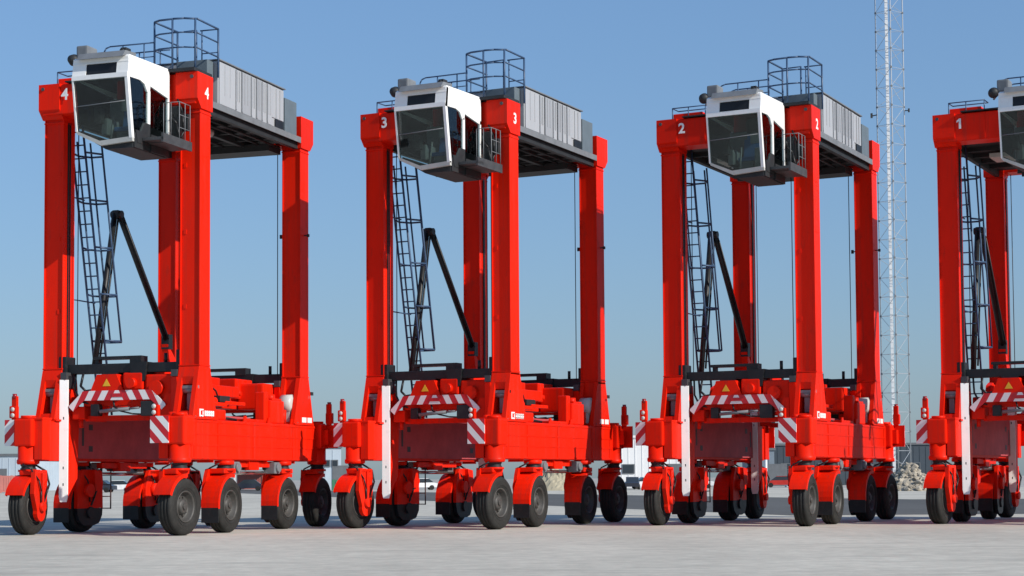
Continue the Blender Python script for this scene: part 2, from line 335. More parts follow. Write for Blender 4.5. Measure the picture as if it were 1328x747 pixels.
# ---- driver's cab
cu0, cu1 = -2.38, -0.74
def wv(z): return -2.455 + (11.78 - z) * 0.156          # raked windscreen plane
def plate(poly, v_of, th):
    q = MB(); n = len(poly); vs_ = [(u, v_of(z), z) for u, z in poly] + [(u, v_of(z) + th, z) for u, z in poly]
    q.add(vs_, [list(range(n)), list(range(2 * n - 1, n - 1, -1))] + [[i2, i2 + n, (i2 + 1) % n + n, (i2 + 1) % n] for i2 in range(n)]); return q
cb = MB()
cb.prism([(-2.36, 12.36), (-2.42, 12.31), (-2.42, 12.25), (-0.34, 12.26), (-0.34, 12.40)], 'u', cu0 + 0.02, cu1 - 0.02)
for (a, b2) in ((cu0, cu0 + 0.40), (cu1 - 0.34, cu1)): cb.prism([(-2.40, 12.31), (-2.48, 11.78), (-2.36, 11.76), (-2.30, 12.31)], 'u', a, b2)
cb.prism([(-2.49, 11.88), (-2.49, 11.76), (-2.36, 11.76), (-2.36, 11.88)], 'u', cu0, cu1)
cb.prism([(-2.405, 12.31), (-2.43, 12.17), (-2.31, 12.17), (-2.30, 12.31)], 'u', cu0, cu1)
cb.prism([(wv(11.82) - 0.03, 11.82), (wv(10.22) - 0.03, 10.22), (wv(10.22) + 0.09, 10.22), (wv(11.82) + 0.09, 11.82)], 'u', cu1 - 0.085, cu1)
cb.prism([(wv(11.82) - 0.03, 11.82), (wv(10.46) - 0.03, 10.46), (wv(10.46) + 0.06, 10.46), (wv(11.82) + 0.06, 11.82)], 'u', cu0, cu0 + 0.045)
# right side upper skin with an arched lower edge, middle and rear pillars
cb.prism([(-2.40, 12.33), (-2.46, 11.82), (-2.38, 11.78), (-1.85, 11.80), (-1.62, 11.74), (-1.48, 11.56), (-1.36, 11.56), (-1.33, 11.74), (-0.42, 11.60), (-0.34, 11.60), (-0.34, 12.34)], 'u', cu1 - 0.05, cu1)
cb.box(cu1 - 0.05, cu1, -1.45, -1.33, 10.72, 11.60); cb.box(cu1 - 0.05, cu1, -0.41, -0.34, 10.5, 11.7)
cb.prism([(-2.40, 12.33), (-2.46, 11.82), (-0.34, 11.7), (-0.34, 12.34)], 'u', cu0, cu0 + 0.05)
cb.box(cu0, cu0 + 0.06, -0.42, -0.34, 10.6, 11.75)
cab = part('cab', cb, WHITE)
sk = plate([(cu1, 10.26), (-1.70, 10.20), (cu0, 10.50), (cu0 + 0.04, 10.40), (-1.68, 10.08), (cu1, 10.14)], lambda z: wv(z) - 0.025, 0.10)
part('front_skirt', sk, LIGHTGREY, cab)
fl = MB().prism([(cu0 + 0.06, 10.42), (-1.70, 10.06), (-1.58, 9.99), (cu1 - 0.05, 9.99), (cu1 - 0.05, 10.18), (-1.66, 10.16), (cu0 + 0.06, 10.52)], 'v', wv(10.2) + 0.08, -0.36)
fl.box(cu0 + 0.05, cu1 - 0.02, -0.40, -0.34, 10.3, 10.95).box(cu1 - 0.05, cu1 - 0.004, -2.10, -0.34, 10.0, 10.38)
fl.prism([(-2.06, 10.46), (-1.98, 10.14), (-1.34, 10.14), (-1.34, 10.72), (-1.62, 10.72), (-1.80, 10.46)], 'u', cu1 - 0.045, cu1 + 0.01)
fl.box(cu1 - 0.06, cu1 + 0.04, -1.34, -0.5, 10.0, 10.46).box(-2.2, -1.0, -0.42, -0.34, 10.2, 10.6)
part('cab_floor', fl, DARK, cab)
part('windscreen', plate([(cu0 + 0.046, 11.77), (cu1 - 0.087, 11.77), (cu1 - 0.087, 10.265), (-1.70, 10.205), (cu0 + 0.046, 10.48)], wv, 0.01), GLASS, cab)
g = MB().prism([(-2.412, 12.16), (-2.448, 11.90), (-2.438, 11.90), (-2.402, 12.16)], 'u', cu0 + 0.41, cu1 - 0.35); part('brow_window', g, BLACK, cab)
g = MB().prism([(-2.37, 11.78), (-2.15, 10.40), (-1.82, 10.40), (-1.63, 10.70), (-1.45, 10.70), (-1.45, 11.78)], 'u', cu1 - 0.035, cu1 - 0.028); part('side_window', g, GLASS, cab)
g = MB().box(cu1 - 0.035, cu1 - 0.028, -1.33, -0.42, 10.67, 11.72); part('side_window', g, GLASS, cab)
g = MB().prism([(-2.36, 11.86), (-2.16, 10.70), (-0.43, 10.70), (-0.43, 11.7)], 'u', cu0 + 0.02, cu0 + 0.027); part('side_window', g, GLASS, cab)
g = MB().box(cu0 + 0.06, cu1 - 0.06, -0.385, -0.378, 10.96, 12.2); part('rear_window', g, GLASS, cab)
g = MB().box(cu0 + 0.06, cu1 - 0.06, -2.28, -0.40, 12.19, 12.235).box(cu0 + 0.06, cu0 + 0.09, -2.2, -0.42, 11.84, 12.19); part('dark_roof_fill', g, DARK, cab)  # dark boxes added so the white roof underside does not brighten the cab
g = MB().box(-1.75, -1.2, -0.9, -0.7, 11.5, 11.95, bev=0.08).tube((-1.5, -0.72, 10.7), (-1.5, -0.75, 11.6), 0.05); part('seat_back', g, BLACK, cab)
g = MB().path([(-2.0, -1.2, 10.95), (-2.1, -1.5, 11.15), (-2.05, -1.8, 11.0)], 0.02).box(-2.2, -2.0, -1.7, -1.5, 10.8, 11.2, bev=0.02); part('display_screen', g, DARK, cab)
s = MB().box(-1.85, -1.35, -1.3, -0.85, 10.62, 10.74, bev=0.03).prism([(-0.9, 10.7), (-0.78, 11.35), (-0.68, 11.35), (-0.8, 10.7)], 'u', -1.83, -1.37).box(-1.75, -1.45, -0.78, -0.7, 11.36, 11.55, bev=0.02)
part('driver_seat', s, SEATBLUE, cab)
s = MB().box(-2.1, -1.92, -1.5, -0.9, 10.5, 10.95, bev=0.03).box(-1.28, -1.05, -1.5, -0.9, 10.3, 10.95, bev=0.03).box(-1.8, -1.4, -1.25, -0.95, 10.3, 10.62).box(-2.3, -1.75, -0.75, -0.45, 10.6, 11.6).tube((-1.6, -1.85, 10.3), (-1.6, -1.7, 10.95), 0.03).box(-1.25, -0.98, -1.9, -1.85, 11.0, 11.3)
part('control_console', s, GREY, cab)
s = MB().prism([(-2.56, 12.28), (-2.42, 12.46), (-1.9, 12.50), (-1.9, 12.37), (-2.40, 12.34)], 'u', cu0 + 0.18, cu1 - 0.10); part('sun_visor', s, GREY, cab)
s = MB().box(cu0 - 0.12, cu0 + 0.22, -2.1, -1.6, 12.42, 12.78, bev=0.05).tube((cu0 - 0.05, -1.9, 12.5), (cu0 - 0.3, -1.7, 12.3), 0.03); part('roof_box', s, GREY, cab)
s = MB().lathe([(0, -0.15), (0.11, -0.13), (0.16, 0.0), (0.13, 0.12), (0, 0.14)], 'v', (cu0 - 0.22, -2.05, 12.42), 16); part('roof_lamp', s, DARK, cab)
s = MB().box(-1.12, -0.95, -2.2, -1.95, 12.44, 12.60, bev=0.02).cyl((-1.03, -2.25, 12.5), 'v', 0.05, 0.1, 10); part('horn', s, DARK, cab)
s = MB().path([(-2.3, wv(11.1) - 0.03, 11.1), (-0.86, wv(11.16) - 0.03, 11.16)], 0.012, 6); part('wiper_arm', s, GREY, cab)

# ---- access walkway beside the cab
q = MB().box(-0.72, -0.15, -1.45, -0.26, 10.20, 10.32).box(-0.17, -0.11, -1.75, -0.24, 10.16, 10.40).prism([(-0.72, -1.75), (-0.11, -1.75), (-0.11, -1.40), (-0.72, -1.40)], 'z', 10.22, 10.30)
wk = part('access_walkway', q, WALK)
q = MB()
for v in (-0.85, -0.55, -0.28): q.tube((-0.15, v, 10.34), (-0.15, v, 11.38), 0.011, 6)
for z in (10.7, 11.04, 11.38): q.tube((-0.15, -0.85, z), (-0.15, -0.26, z), 0.010, 6)
for u in (-0.40, -0.62): q.tube((u, -0.85, 10.34), (u, -0.85, 11.38), 0.010, 6)
q.tube((-0.15, -0.85, 11.38), (-0.62, -0.85, 11.38), 0.010, 6)
part('walkway_rail', q, GREY, wk)
part('junction_box', MB().box(-0.70, -0.46, -0.32, -0.03, 10.40, 11.40, bev=0.02), BLACK, wk)
part('junction_box', MB().box(-1.5, -0.8, -0.32, -0.22, 10.7, 11.42, bev=0.02), BLACK, wk)
part('junction_box', MB().box(-0.50, -0.28, -0.16, -0.03, 10.75, 11.2, bev=0.02), DARK, wk)
part('cable_loom', MB().path([(-0.80, -0.24, 11.5), (-0.66, -0.34, 11.1), (-0.5, -0.36, 10.9), (-0.42, -0.3, 10.4)], 0.03), BLACK, wk)
part('cable_loom', MB().path([(-0.55, -0.24, 11.6), (-0.36, -0.30, 11.2), (-0.34, -0.28, 10.7), (-0.5, -0.3, 10.4)], 0.025), BLACK, wk)

# ---- top platform railings
def railing(pts, zb, zt, post_at, mids=(0.5,), r=0.028, closed=False):
    q = MB()
    P = pts + ([pts[0]] if closed else [])
    for z in (zt,) + tuple(zb + (zt - zb) * m for m in mids):
        q.path([(u, v, z) for u, v in P], r if z == zt else r * 0.8, 6)
    for u, v in post_at: q.tube((u, v, zb), (u, v, zt), r, 6)
    return q
pl = MB().box(-1.35, 0.02, -0.38, 0.62, 12.315, 12.40).box(-4.0, -1.35, -0.3, 0.6, 12.315, 12.35)
tp = part('top_platform', pl, DARK)
q = railing([(-1.2, 0.95), (-1.25, -0.25), (-1.05, -0.36), (-0.6, -0.40), (-0.3, -0.36), (0.0, -0.2), (0.0, 1.0)], 12.40, 13.74, [(-1.25, -0.25), (-0.62, -0.40), (-0.02, -0.25), (0.0, 1.0), (-1.2, 0.9), (-0.62, 0.9)], mids=(0.42, 0.72))
q.path([(-1.2, 0.95, 13.74), (-0.62, 0.9, 13.74)], 0.02); q.tube((0, 1.0, 13.74), (-0.55, 1.0, 13.74), 0.02); q.tube((-0.5, 1.0, 12.9), (-0.5, 1.0, 13.74), 0.02); q.tube((0, 1.0, 13.1), (-0.5, 1.0, 13.1), 0.016)
part('platform_rail', q, RAIL, tp)
q = MB()
for v in (-0.28, 0.58):
    q.path([(-2.78, v, 12.35), (-2.78, v, 13.05), (-2.72, v, 13.14), (-2.60, v, 13.18), (-1.25, v, 13.18)], 0.02); q.path([(-2.78, v, 12.8), (-1.25, v, 12.8)], 0.015)
    for u in (-2.2, -1.55): q.tube((u, v, 12.35), (u, v, 13.18), 0.018, 6)
part('walkway_rail', q, RAIL, tp)
q = MB().path([(-4.42, 0.0, 12.3), (-4.42, 0.0, 12.68), (-3.35, 0.0, 12.68), (-3.35, 0.5, 12.68), (-4.42, 0.5, 12.68), (-4.42, 0.0, 12.68)], 0.018)
for u in (-3.9, -3.35): q.tube((u, 0.0, 12.3), (u, 0.0, 12.68), 0.016, 6)
part('corner_rail', q, RAIL, tp)

# ---- access ladder with safety cage (left side frame), and the low step ladder
def lad(z): t = (11.3 - z) / (11.3 - 3.6); return 0.80 + t * 1.55
q = MB()
for u in (-4.52, -4.12):
    q.tube((u, lad(11.5), 11.5), (u, lad(3.3), 3.3), 0.032, 6)
ladder = part('access_ladder', q, RAIL)
z = 3.6
while z < 11.4:
    c = MB().tube((-4.5, lad(z), z), (-4.14, lad(z), z), 0.021, 6); part('rung', c, RAIL, ladder); z += 0.36
q = MB()
for (du, dv) in ((-0.12, 0.45), (0.10, 0.78), (0.46, 0.78), (0.66, 0.45)):
    q.tube((-4.5 + du, lad(11.0) + dv, 11.0), (-4.5 + du, lad(5.4) + dv, 5.4), 0.027, 6)
for zz in (10.6, 9.3, 8.0, 6.7, 5.4):
    q.path([(-4.52, lad(zz), zz), (-4.62, lad(zz) + 0.45, zz), (-4.40, lad(zz) + 0.78, zz), (-4.04, lad(zz) + 0.78, zz), (-3.84, lad(zz) + 0.45, zz), (-4.10, lad(zz), zz)], 0.03, 6)
part('ladder_cage', q, RAIL, ladder)
q = MB()
for zz in (9.3, 6.45): q.tube((-4.3, lad(zz), zz), (-4.3, 0.5, zz), 0.02, 6)
part('ladder_bracket', q, RAIL, ladder)
q = MB()
for u in (-4.83, -4.53): q.tube((u, 3.05, 0.62), (u, 3.05, 2.05), 0.02, 6)
sl2 = part('step_ladder', q, RUST)
for zz in (0.64, 0.98, 1.32, 1.66): part('rung', MB().tube((-4.83, 3.05, zz), (-4.53, 3.05, zz), 0.017, 6), RUST, sl2)

# ---- folding cable arm
ap = (-4.25, 2.85, 9.12)
q = MB().box(-4.36, -4.14, 2.74, 2.96, 9.0, 9.24, bev=0.03).cyl(ap, 'u', 0.11, 0.34, 14)
arm = part('cable_arm', q, BLACK)
part('lower_arm', MB().tube((-4.30, 2.80, 9.12), (-4.25, 1.70, 4.66), 0.085, 10).tube((-4.18, 2.80, 9.0), (-4.12, 1.75, 4.8), 0.03, 6), BLACK, arm)
part('upper_arm', MB().tube((-4.2, 2.92, 9.12), (-4.25, 5.75, 5.65), 0.10, 10).tube((-4.1, 3.0, 8.95), (-4.12, 5.6, 5.7), 0.03, 6).box(-4.38, -4.12, 5.62, 5.85, 5.4, 5.85), BLACK, arm)
part('arm_bracket', MB().prism([(5.6, 5.55), (6.2, 5.0), (6.2, 4.5), (5.9, 4.6), (5.7, 5.1)], 'u', -4.36, -4.14), RED, arm)

# ---- spreader
def clip(poly, f):
    out = []
    for i in range(len(poly)):
        a, b2 = poly[i], poly[(i + 1) % len(poly)]; fa, fb = f(a), f(b2)
        if fa >= 0: out.append(a)
        if (fa >= 0) != (fb >= 0):
            t = fa / (fa - fb); out.append((a[0] + (b2[0] - a[0]) * t, a[1] + (b2[1] - a[1]) * t))
    return out
sp = part('spreader', MB().box(-3.05, -2.6, 0.25, 6.5, 3.52, 3.86, bev=0.03).box(-2.2, -1.75, 0.25, 6.5, 3.52, 3.86, bev=0.03)
          .box(-3.6, -1.2, 0.15, 0.6, 3.45, 3.9, bev=0.02).box(-3.6, -1.2, 6.1, 6.55, 3.45, 3.9, bev=0.02)
          .box(-3.7, -1.1, 2.3, 4.4, 3.80, 4.12, bev=0.03).box(-3.2, -1.6, 0.5, 1.6, 3.82, 4.42, bev=0.04).box(-3.2, -1.6, 5.1, 6.2, 3.82, 4.42, bev=0.04), RED)
for mv in (False, True):
    q = MB().box(-4.22, -0.62, 0.12, 0.40, 4.34, 4.60, bev=0.02)
    q.box(-4.34, -4.10, 0.02, 0.5, 4.24, 4.82, bev=0.03).box(-0.72, -0.60, 0.02, 0.5, 4.16, 4.92, bev=0.02).box(-4.22, -4.0, 0.0, 0.3, 3.95, 4.3, bev=0.02)
    q.prism([(-3.05, 4.36), (-2.9, 4.10), (-2.7, 4.10), (-2.5, 4.36)], 'v', 0.08, 0.44).prism([(-2.15, 4.62), (-2.1, 4.12), (-1.9, 4.02), (-1.7, 4.12), (-1.62, 4.62)], 'v', 0.06, 0.46)
    q.box(-3.35, -1.85, 0.15, 0.5, 4.72, 4.80).box(-2.2, -1.85, 0.15, 0.5, 4.58, 4.72).box(-3.3, -3.2, 0.2, 0.4, 4.58, 4.72).tube((-1.15, 0.25, 4.6), (-1.15, 0.25, 4.85), 0.05)
    part('lifting_beam', q, BLACK, sp, mv=mv)
    q = MB().box(-3.15, -2.45, 0.0, 0.5, 3.86, 4.3, bev=0.04).box(-2.35, -1.75, 0.05, 0.5, 3.86, 4.34, bev=0.05).box(-1.7, -0.85, 0.1, 1.3, 3.5, 4.28, bev=0.06).cyl((-1.3, 0.05, 3.9), 'v', 0.2, 0.2, 16).cyl((-2.05, 0.0, 4.05), 'v', 0.14, 0.2, 16)
    q.prism([(-3.3, 3.86), (-3.1, 4.3), (-2.5, 4.3), (-2.3, 3.86)], 'v', -0.03, 0.02)
    q.prism([(-1.25, 3.3), (-1.0, 3.75), (-0.85, 3.75), (-0.85, 3.1), (-1.05, 3.0)], 'v', 0.0, 0.3)
    part('head_block', q, RED, sp, mv=mv)
    # hazard strip: a bar with two arms folded down, cut into slanted red and white stripes
    hz = MB(); cx = -2.47
    for sg in (-1, 1):
        for conv in ([(0, 3.60), (1.02, 3.60), (1.05, 3.86), (0, 3.86)], [(1.02, 3.60), (1.36, 3.32), (1.50, 3.45), (1.05, 3.86)]):
            for k2 in range(-2, 16):
                lo = 0.2 * k2; f = lambda pt: pt[0] + (pt[1] - 3.6) * 0.55
                pc = clip(conv, lambda pt: f(pt) - lo)
                if len(pc) > 2: pc = clip(pc, lambda pt: lo + 0.2 - f(pt))
                if len(pc) > 2: hz.prism([(cx + sg * a, c) for a, c in pc], 'v', -0.05, -0.02, (k2 + 1) % 2)
    hb = part('hazard_board', hz, [SIGNRED, SIGNWHITE], sp, mv=mv)
    q = MB().box(-2.62, -2.28, -0.06, -0.046, 3.68, 3.78); part('board_plate', q, SIGNRED, sp, mv=mv)
    q = MB().prism([(-2.92, 3.98), (-2.68, 3.98), (-2.80, 4.18)], 'v', -0.037, -0.03); part('warning_label', q, YELLOW, sp, mv=mv)
    # end beams with twistlocks
    q = MB().box(-3.95, -3.55, 0.1, 0.55, 3.1, 3.45, bev=0.03).box(-1.25, -0.9, 0.1, 0.55, 3.1, 3.45, bev=0.03).box(-3.62, -1.2, 0.25, 0.5, 3.05, 3.2)
    for u in (-3.78, -1.05): q.cyl((u, 0.3, 3.0), 'z', 0.06, 0.25, 10)
    part('twistlock_beam', q, RED, sp, mv=mv)
    part('hydraulic_hose', MB().path([(-3.6, 0.1, 4.35), (-3.62, 0.0, 4.0), (-3.45, -0.02, 3.86), (-3.2, 0.1, 3.9), (-3.05, 0.2, 4.2)], 0.035, 8), BLACK, sp, mv=mv)
    part('hydraulic_hose', MB().path([(-3.9, 0.2, 4.35), (-3.85, 0.1, 3.9), (-3.7, 0.1, 3.6), (-3.4, 0.2, 3.5)], 0.03, 8), BLACK, sp, mv=mv)
    part('cavity_shade_box', MB().box(-3.30, -3.05, -0.02, 0.2, 3.18, 3.50, bev=0.02), BLACK, sp, mv=mv); part('cavity_shade_box', MB().box(-1.75, -1.35, -0.04, 0.2, 3.16, 3.56, bev=0.02), DARK, sp, mv=mv)  # dark boxes put in as the shade of the cavities below the hazard strip
    part('hydraulic_cylinder', MB().tube((-3.0, -0.02, 3.30), (-2.1, -0.02, 3.36), 0.05, 10).tube((-2.1, -0.02, 3.36), (-1.8, -0.02, 3.38), 0.028, 8), GREY, sp, mv=mv)
    part('hydraulic_hose', MB().path([(-2.6, 0.0, 3.58), (-2.55, -0.04, 3.42), (-2.35, -0.04, 3.30), (-2.0, 0.0, 3.22), (-1.6, 0.05, 3.2)], 0.025, 6), BLACK, sp, mv=mv)
    for u in (-4.0, -0.82): part('hoist_rope', MB().tube((u, 0.42, 4.55), (u, 0.42, 11.4), 0.013, 6), DARK, sp, mv=mv)
part('pump_unit', MB().cyl((-2.4, 3.3, 4.3), 'v', 0.16, 1.3, 14).box(-2.5, -2.3, 2.8, 3.8, 4.1, 4.2), RED, sp)
part('pump_unit', MB().box(-3.4, -2.9, 2.6, 3.8, 4.12, 4.4, bev=0.03), RED, sp); part('valve_or_gap_block', MB().box(-1.9, -1.3, 2.5, 3.6, 4.12, 4.35, bev=0.03), RED, sp)
for v in (2.2, 3.1, 4.0, 4.8): part('rope_pulley', MB().cyl((-1.5, v, 3.95), 'u', 0.07, 0.5, 10), RED, sp)
q = MB()
for k2 in range(5):
    v0 = 0.6 + k2 * 1.1; q.path([(-1.7, v0, 3.9), (-1.62, v0 + 0.3, 4.05), (-1.65, v0 + 0.7, 4.02), (-1.7, v0 + 1.1, 3.9)], 0.03, 6)
part('hydraulic_hose', q, BLACK, sp)

# ---- gear on top of the right side beam
q = MB().box(-0.5, -0.08, 4.35, 5.25, 3.06, 3.72, bev=0.04).box(-0.45, -0.15, 4.1, 4.38, 3.06, 3.95, bev=0.03).cyl((-0.28, 4.75, 3.8), 'z', 0.13, 0.2, 12).box(-0.4, -0.1, 4.5, 5.1, 3.72, 3.78)
tk = part('hydraulic_tank', q, RED)
q = MB().cyl((-0.3, 5.55, 3.28), 'z', 0.13, 0.4, 14).cyl((-0.3, 5.55, 3.5), 'z', 0.06, 0.1, 10); part('accumulator', q, RED)
q = MB().lathe([(0, -0.2), (0.16, -0.2), (0.27, -0.16), (0.27, 0.16), (0.16, 0.2), (0, 0.2)], 'u', (-0.34, 6.0, 3.68), 22).box(-0.5, -0.2, 5.85, 6.12, 3.06, 3.5); part('cable_drum', q, LIGHTGREY)
q = MB().prism([(0.85, 3.06), (0.85, 3.5), (1.2, 4.15), (1.5, 4.25), (2.3, 3.98), (2.9, 3.66), (2.9, 3.54), (1.5, 3.50), (1.3, 3.06)], 'u', -1.2, -1.05)
q.box(-1.15, -0.75, 1.6, 3.0, 3.5, 3.60, bev=0.02).box(-1.1, -0.7, 0.9, 1.35, 3.1, 3.8, bev=0.05).cyl((-0.95, 2.5, 3.62), 'u', 0.12, 0.2, 12).box(-0.95, -0.80, 3.0, 4.2, 3.56, 3.66, bev=0.02)
part('guide_flipper', q, RED); part('guide_flipper', q, RED, mu=True)
q = MB().box(-1.049, -1.044, 1.28, 1.46, 3.86, 4.08); part('warning_label', q, YELLOW)
part('valve_or_gap_block', MB().box(-1.03, -0.78, 1.75, 2.25, 3.62, 3.84, bev=0.02), BLACK); part('valve_or_gap_block', MB().box(-1.03, -0.82, 2.7, 3.3, 3.62, 3.80, bev=0.02), DARK)  # black and dark blocks standing in for the shaded gaps between the gear
for k2 in range(3): part('hydraulic_hose', MB().path([(-1.0, 1.5 + 0.25 * k2, 3.84), (-0.85, 1.75 + 0.25 * k2, 3.98 + 0.02 * k2), (-0.9, 2.1 + 0.25 * k2, 3.92), (-1.0, 2.4 + 0.25 * k2, 3.78)], 0.024, 6), BLACK)
part('valve_or_gap_block', MB().box(-0.42, -0.1, 1.0, 1.7, 3.06, 3.35, bev=0.05), RED); part('cable_duct', MB().box(-0.4, -0.1, 2.9, 4.0, 3.06, 3.14), RED)
part('valve_or_gap_block', MB().box(-0.44, -0.1, 4.9, 5.6, 3.06, 3.3, bev=0.03), RED, mu=True)
for (v0, dz) in ((1.9, 0), (2.6, 0.03), (4.2, -0.02)):
    for mu in (False, True): part('brake_hose', MB().path([(-0.25, v0, 1.98), (-0.3, v0 + 0.15, 1.76 + dz), (-0.28, v0 + 0.6, 1.72), (-0.25, v0 + 0.85, 1.98)], 0.035, 8), BLACK, mu=mu)
for mu in (False, True):
    q = MB().box(-0.5, -0.15, 2.2, 4.7, 1.78, 1.95, bev=0.02).box(-0.55, -0.1, 3.1, 3.7, 1.70, 1.96, bev=0.03); part('steering_linkage', q, RED, mu=mu)
    q = MB().cyl((-0.30, 3.3, 1.62), 'v', 0.05, 3.2, 10); part('steering_rod', q, CHROME, mu=mu)
    for mv in (False, True):
        q = MB().box(-0.34, 0.02, 1.95, 2.3, 1.60, 1.93, bev=0.03).cyl((0.04, 2.12, 1.77), 'u', 0.12, 0.1, 14); part('drive_motor', q, GREY, mu=mu, mv=mv)

# ---- corner signs and signal lamps
def stripes(flip, w_=0.54, hh=0.70, n=5):
    """board in local (x, z) cut into diagonal red/white stripes by clipping"""
    q = MB()
    rect = [(0, 0), (w_, 0), (w_, hh), (0, hh)]
    step = 0.235
    for i in range(-5, 9):
        def d(pnt): return (pnt[1] - (pnt[0] if not flip else (w_ - pnt[0])) * 1.05)
        lo, hi = i * step - 0.42, (i + 1) * step - 0.42
        pl = clip(rect, lambda pt: d(pt) - lo)
        if len(pl) > 2: pl = clip(pl, lambda pt: hi - d(pt))
        if len(pl) > 2: q.prism(pl, 'v', 0, 0.02, i % 2)
    return q
def sign(u, v, z, flip, mu180):
    q = stripes(flip); q.v = [(a + u, b2 + v, c + z) for a, b2, c in q.v]
    o = part('hazard_sign', q, [SIGNRED, SIGNWHITE], mu=mu180, mv=mu180)
    k = MB().box(u, u + 0.54, v + 0.022, v + 0.06, z, z + 0.70).box(u + 0.2, u + 0.34, v + 0.06, v + 0.30, z + 0.1, z + 0.55); part('sign_back', k, RED, o, mu180, mu180)
for r180 in (False, True):
    sign(-5.32, -1.02, 2.38, False, r180); sign(-0.78, -1.20, 2.40, True, r180)
    for (u, v) in ((-5.08, -0.98), (-0.72, -1.1)):
        q = MB().box(u - 0.06, u + 0.10, v, v + 0.1, 3.08, 3.72, bev=0.02).box(u - 0.10, u + 0.12, v - 0.05, v + 0.1, 3.12, 3.45, bev=0.03)
        if u > -1: q = MB().box(u - 0.05, u + 0.12, v, v + 0.12, 3.10, 3.40, bev=0.03)
        sgl = part('signal_lamp', q, RED, mu=r180, mv=r180)
        for zl in (3.36, 3.20): part('lens', MB().lathe([(0, -0.02), (0.05, -0.015), (0.065, 0.02)], 'v', (u + 0.01, v - 0.06, zl), 12), LIGHTGREY, sgl, r180, r180)
        if u < -1:
            k = MB().cyl((u + 0.02, v + 0.03, 3.72), 'z', 0.06, 0.12, 10); part('lens', k, DKLENS, sgl, r180, r180)
    q = MB().cyl((-0.42, -0.7, 3.15), 'z', 0.1, 0.14, 12); part('corner_cap', q, RED, mu=r180, mv=r180)

# ---- small white lettering plates on the right leg feet (too small to read in the photograph)
def feet(v):
    q = MB(); z0, z1 = 3.12, 3.30; x = 0.002; X = 0.008
    q.box(x, X, v, v + 0.22, z0, z0 + 0.04).box(x, X, v, v + 0.22, z1 - 0.02, z1 + 0.02).box(x, X, v, v + 0.06, z0 + 0.04, z1 - 0.02).box(x, X, v + 0.17, v + 0.22, z0 + 0.05, z1 - 0.04)
    for i in range(5): q.box(x, X, v + 0.28 + i * 0.11, v + 0.36 + i * 0.11, z0 + 0.02, z1 - 0.02)
    q.box(x, X, v + 0.28, v + 0.80, z0 + 0.03, z0 + 0.055).box(x, X, v + 0.28, v + 0.80, z1 - 0.07, z1 - 0.045)
    return q
part('lettering', feet(0.0), WHITE)
for a in (6.28, 6.66): part('lettering', MB().box(0.002, 0.008, a, a + 0.30, 3.13, 3.28), WHITE)

# ---- wheels (drawn once round their own centre, then shared)
def tyre_mesh():
    pr = [(0.40, -0.17), (0.44, -0.205), (0.54, -0.225), (0.64, -0.222), (0.70, -0.20), (0.735, -0.165), (0.742, -0.14)]
    for c in (-0.10, 0.0, 0.10): pr += [(0.745, c - 0.022), (0.722, c - 0.016), (0.722, c + 0.016), (0.745, c + 0.022)]
    pr += [(0.742, 0.14), (0.735, 0.165), (0.70, 0.20), (0.64, 0.222), (0.54, 0.225), (0.44, 0.205), (0.40, 0.17), (0.40, -0.17)]
    q = MB().lathe(pr, 'u', (0, 0, 0), 44)
    for r in (0.50, 0.60):
        for s2 in (-1, 1): q.lathe([(r - 0.012, s2 * 0.222), (r, s2 * 0.234), (r + 0.012, s2 * 0.222)], 'u', (0, 0, 0), 44)
    return q.mesh(RUBBER)
def rim_mesh():
    q = MB().lathe([(0.41, 0.17), (0.42, 0.20), (0.395, 0.21), (0.37, 0.17), (0.34, 0.06), (0.30, 0.03), (0.20, 0.05), (0.19, 0.12), (0.15, 0.15), (0.0, 0.15)], 'u', (0, 0, 0), 32)
    q.lathe([(0.41, -0.17), (0.42, -0.20), (0.395, -0.21), (0.36, -0.15), (0.30, -0.10), (0.0, -0.10)], 'u', (0, 0, 0), 32)
    for i in range(10):
        t = 2 * math.pi * i / 10; q.cyl((0.06, 0.255 * math.cos(t), 0.255 * math.sin(t)), 'u', 0.022, 0.06, 6)
    q.cyl((0.16, 0, 0), 'u', 0.08, 0.06, 12); return q.mesh(RIMM)
def fork_mesh(drive):
    q = MB(); xi = -0.30
    if drive:
        pts = [(0.50, 0.98), (0.60, 0.62), (0.62, -0.08), (-0.62, -0.08), (-0.62, 0.45), (-0.50, 0.80), (-0.40, 0.98)]
        q.prism(pts, 'u', xi - 0.08, xi + 0.03)
        q.prism([(0.40, 0.95), (0.45, 0.6), (0.40, 0.45), (0.1, 0.4), (0.02, 0.98)], 'u', xi - 0.20, xi - 0.08)
        q.cyl((xi - 0.12, -0.15, 0.42), 'u', 0.19, 0.18, 18)
        q.box(xi - 0.08, 0.18, -0.36, 0.36, 0.86, 1.0, bev=0.03)
    else:
        pts = [(0.30, 0.98), (0.34, 0.4)] + [(0.23 * math.cos(t), -0.16 + 0.23 * math.sin(t)) for t in [0.2 - k * 0.4 for k in range(10)]] + [(-0.40, 0.35), (-0.34, 0.98)]
        q.prism(pts, 'u', xi - 0.09, xi + 0.03)
        q.prism([(0.05, 0.9), (0.05, 0.0), (-0.05, 0.0), (-0.05, 0.9)], 'u', xi - 0.15, xi - 0.09)
        q.cyl((xi - 0.1, 0, 0), 'u', 0.13, 0.16, 16); q.box(xi - 0.09, 0.12, -0.30, 0.30, 0.84, 0.98, bev=0.04)
    q.cyl((-0.02, 0, 0.965), 'z', 0.29, 0.06, 20)
    return q.mesh(RED)
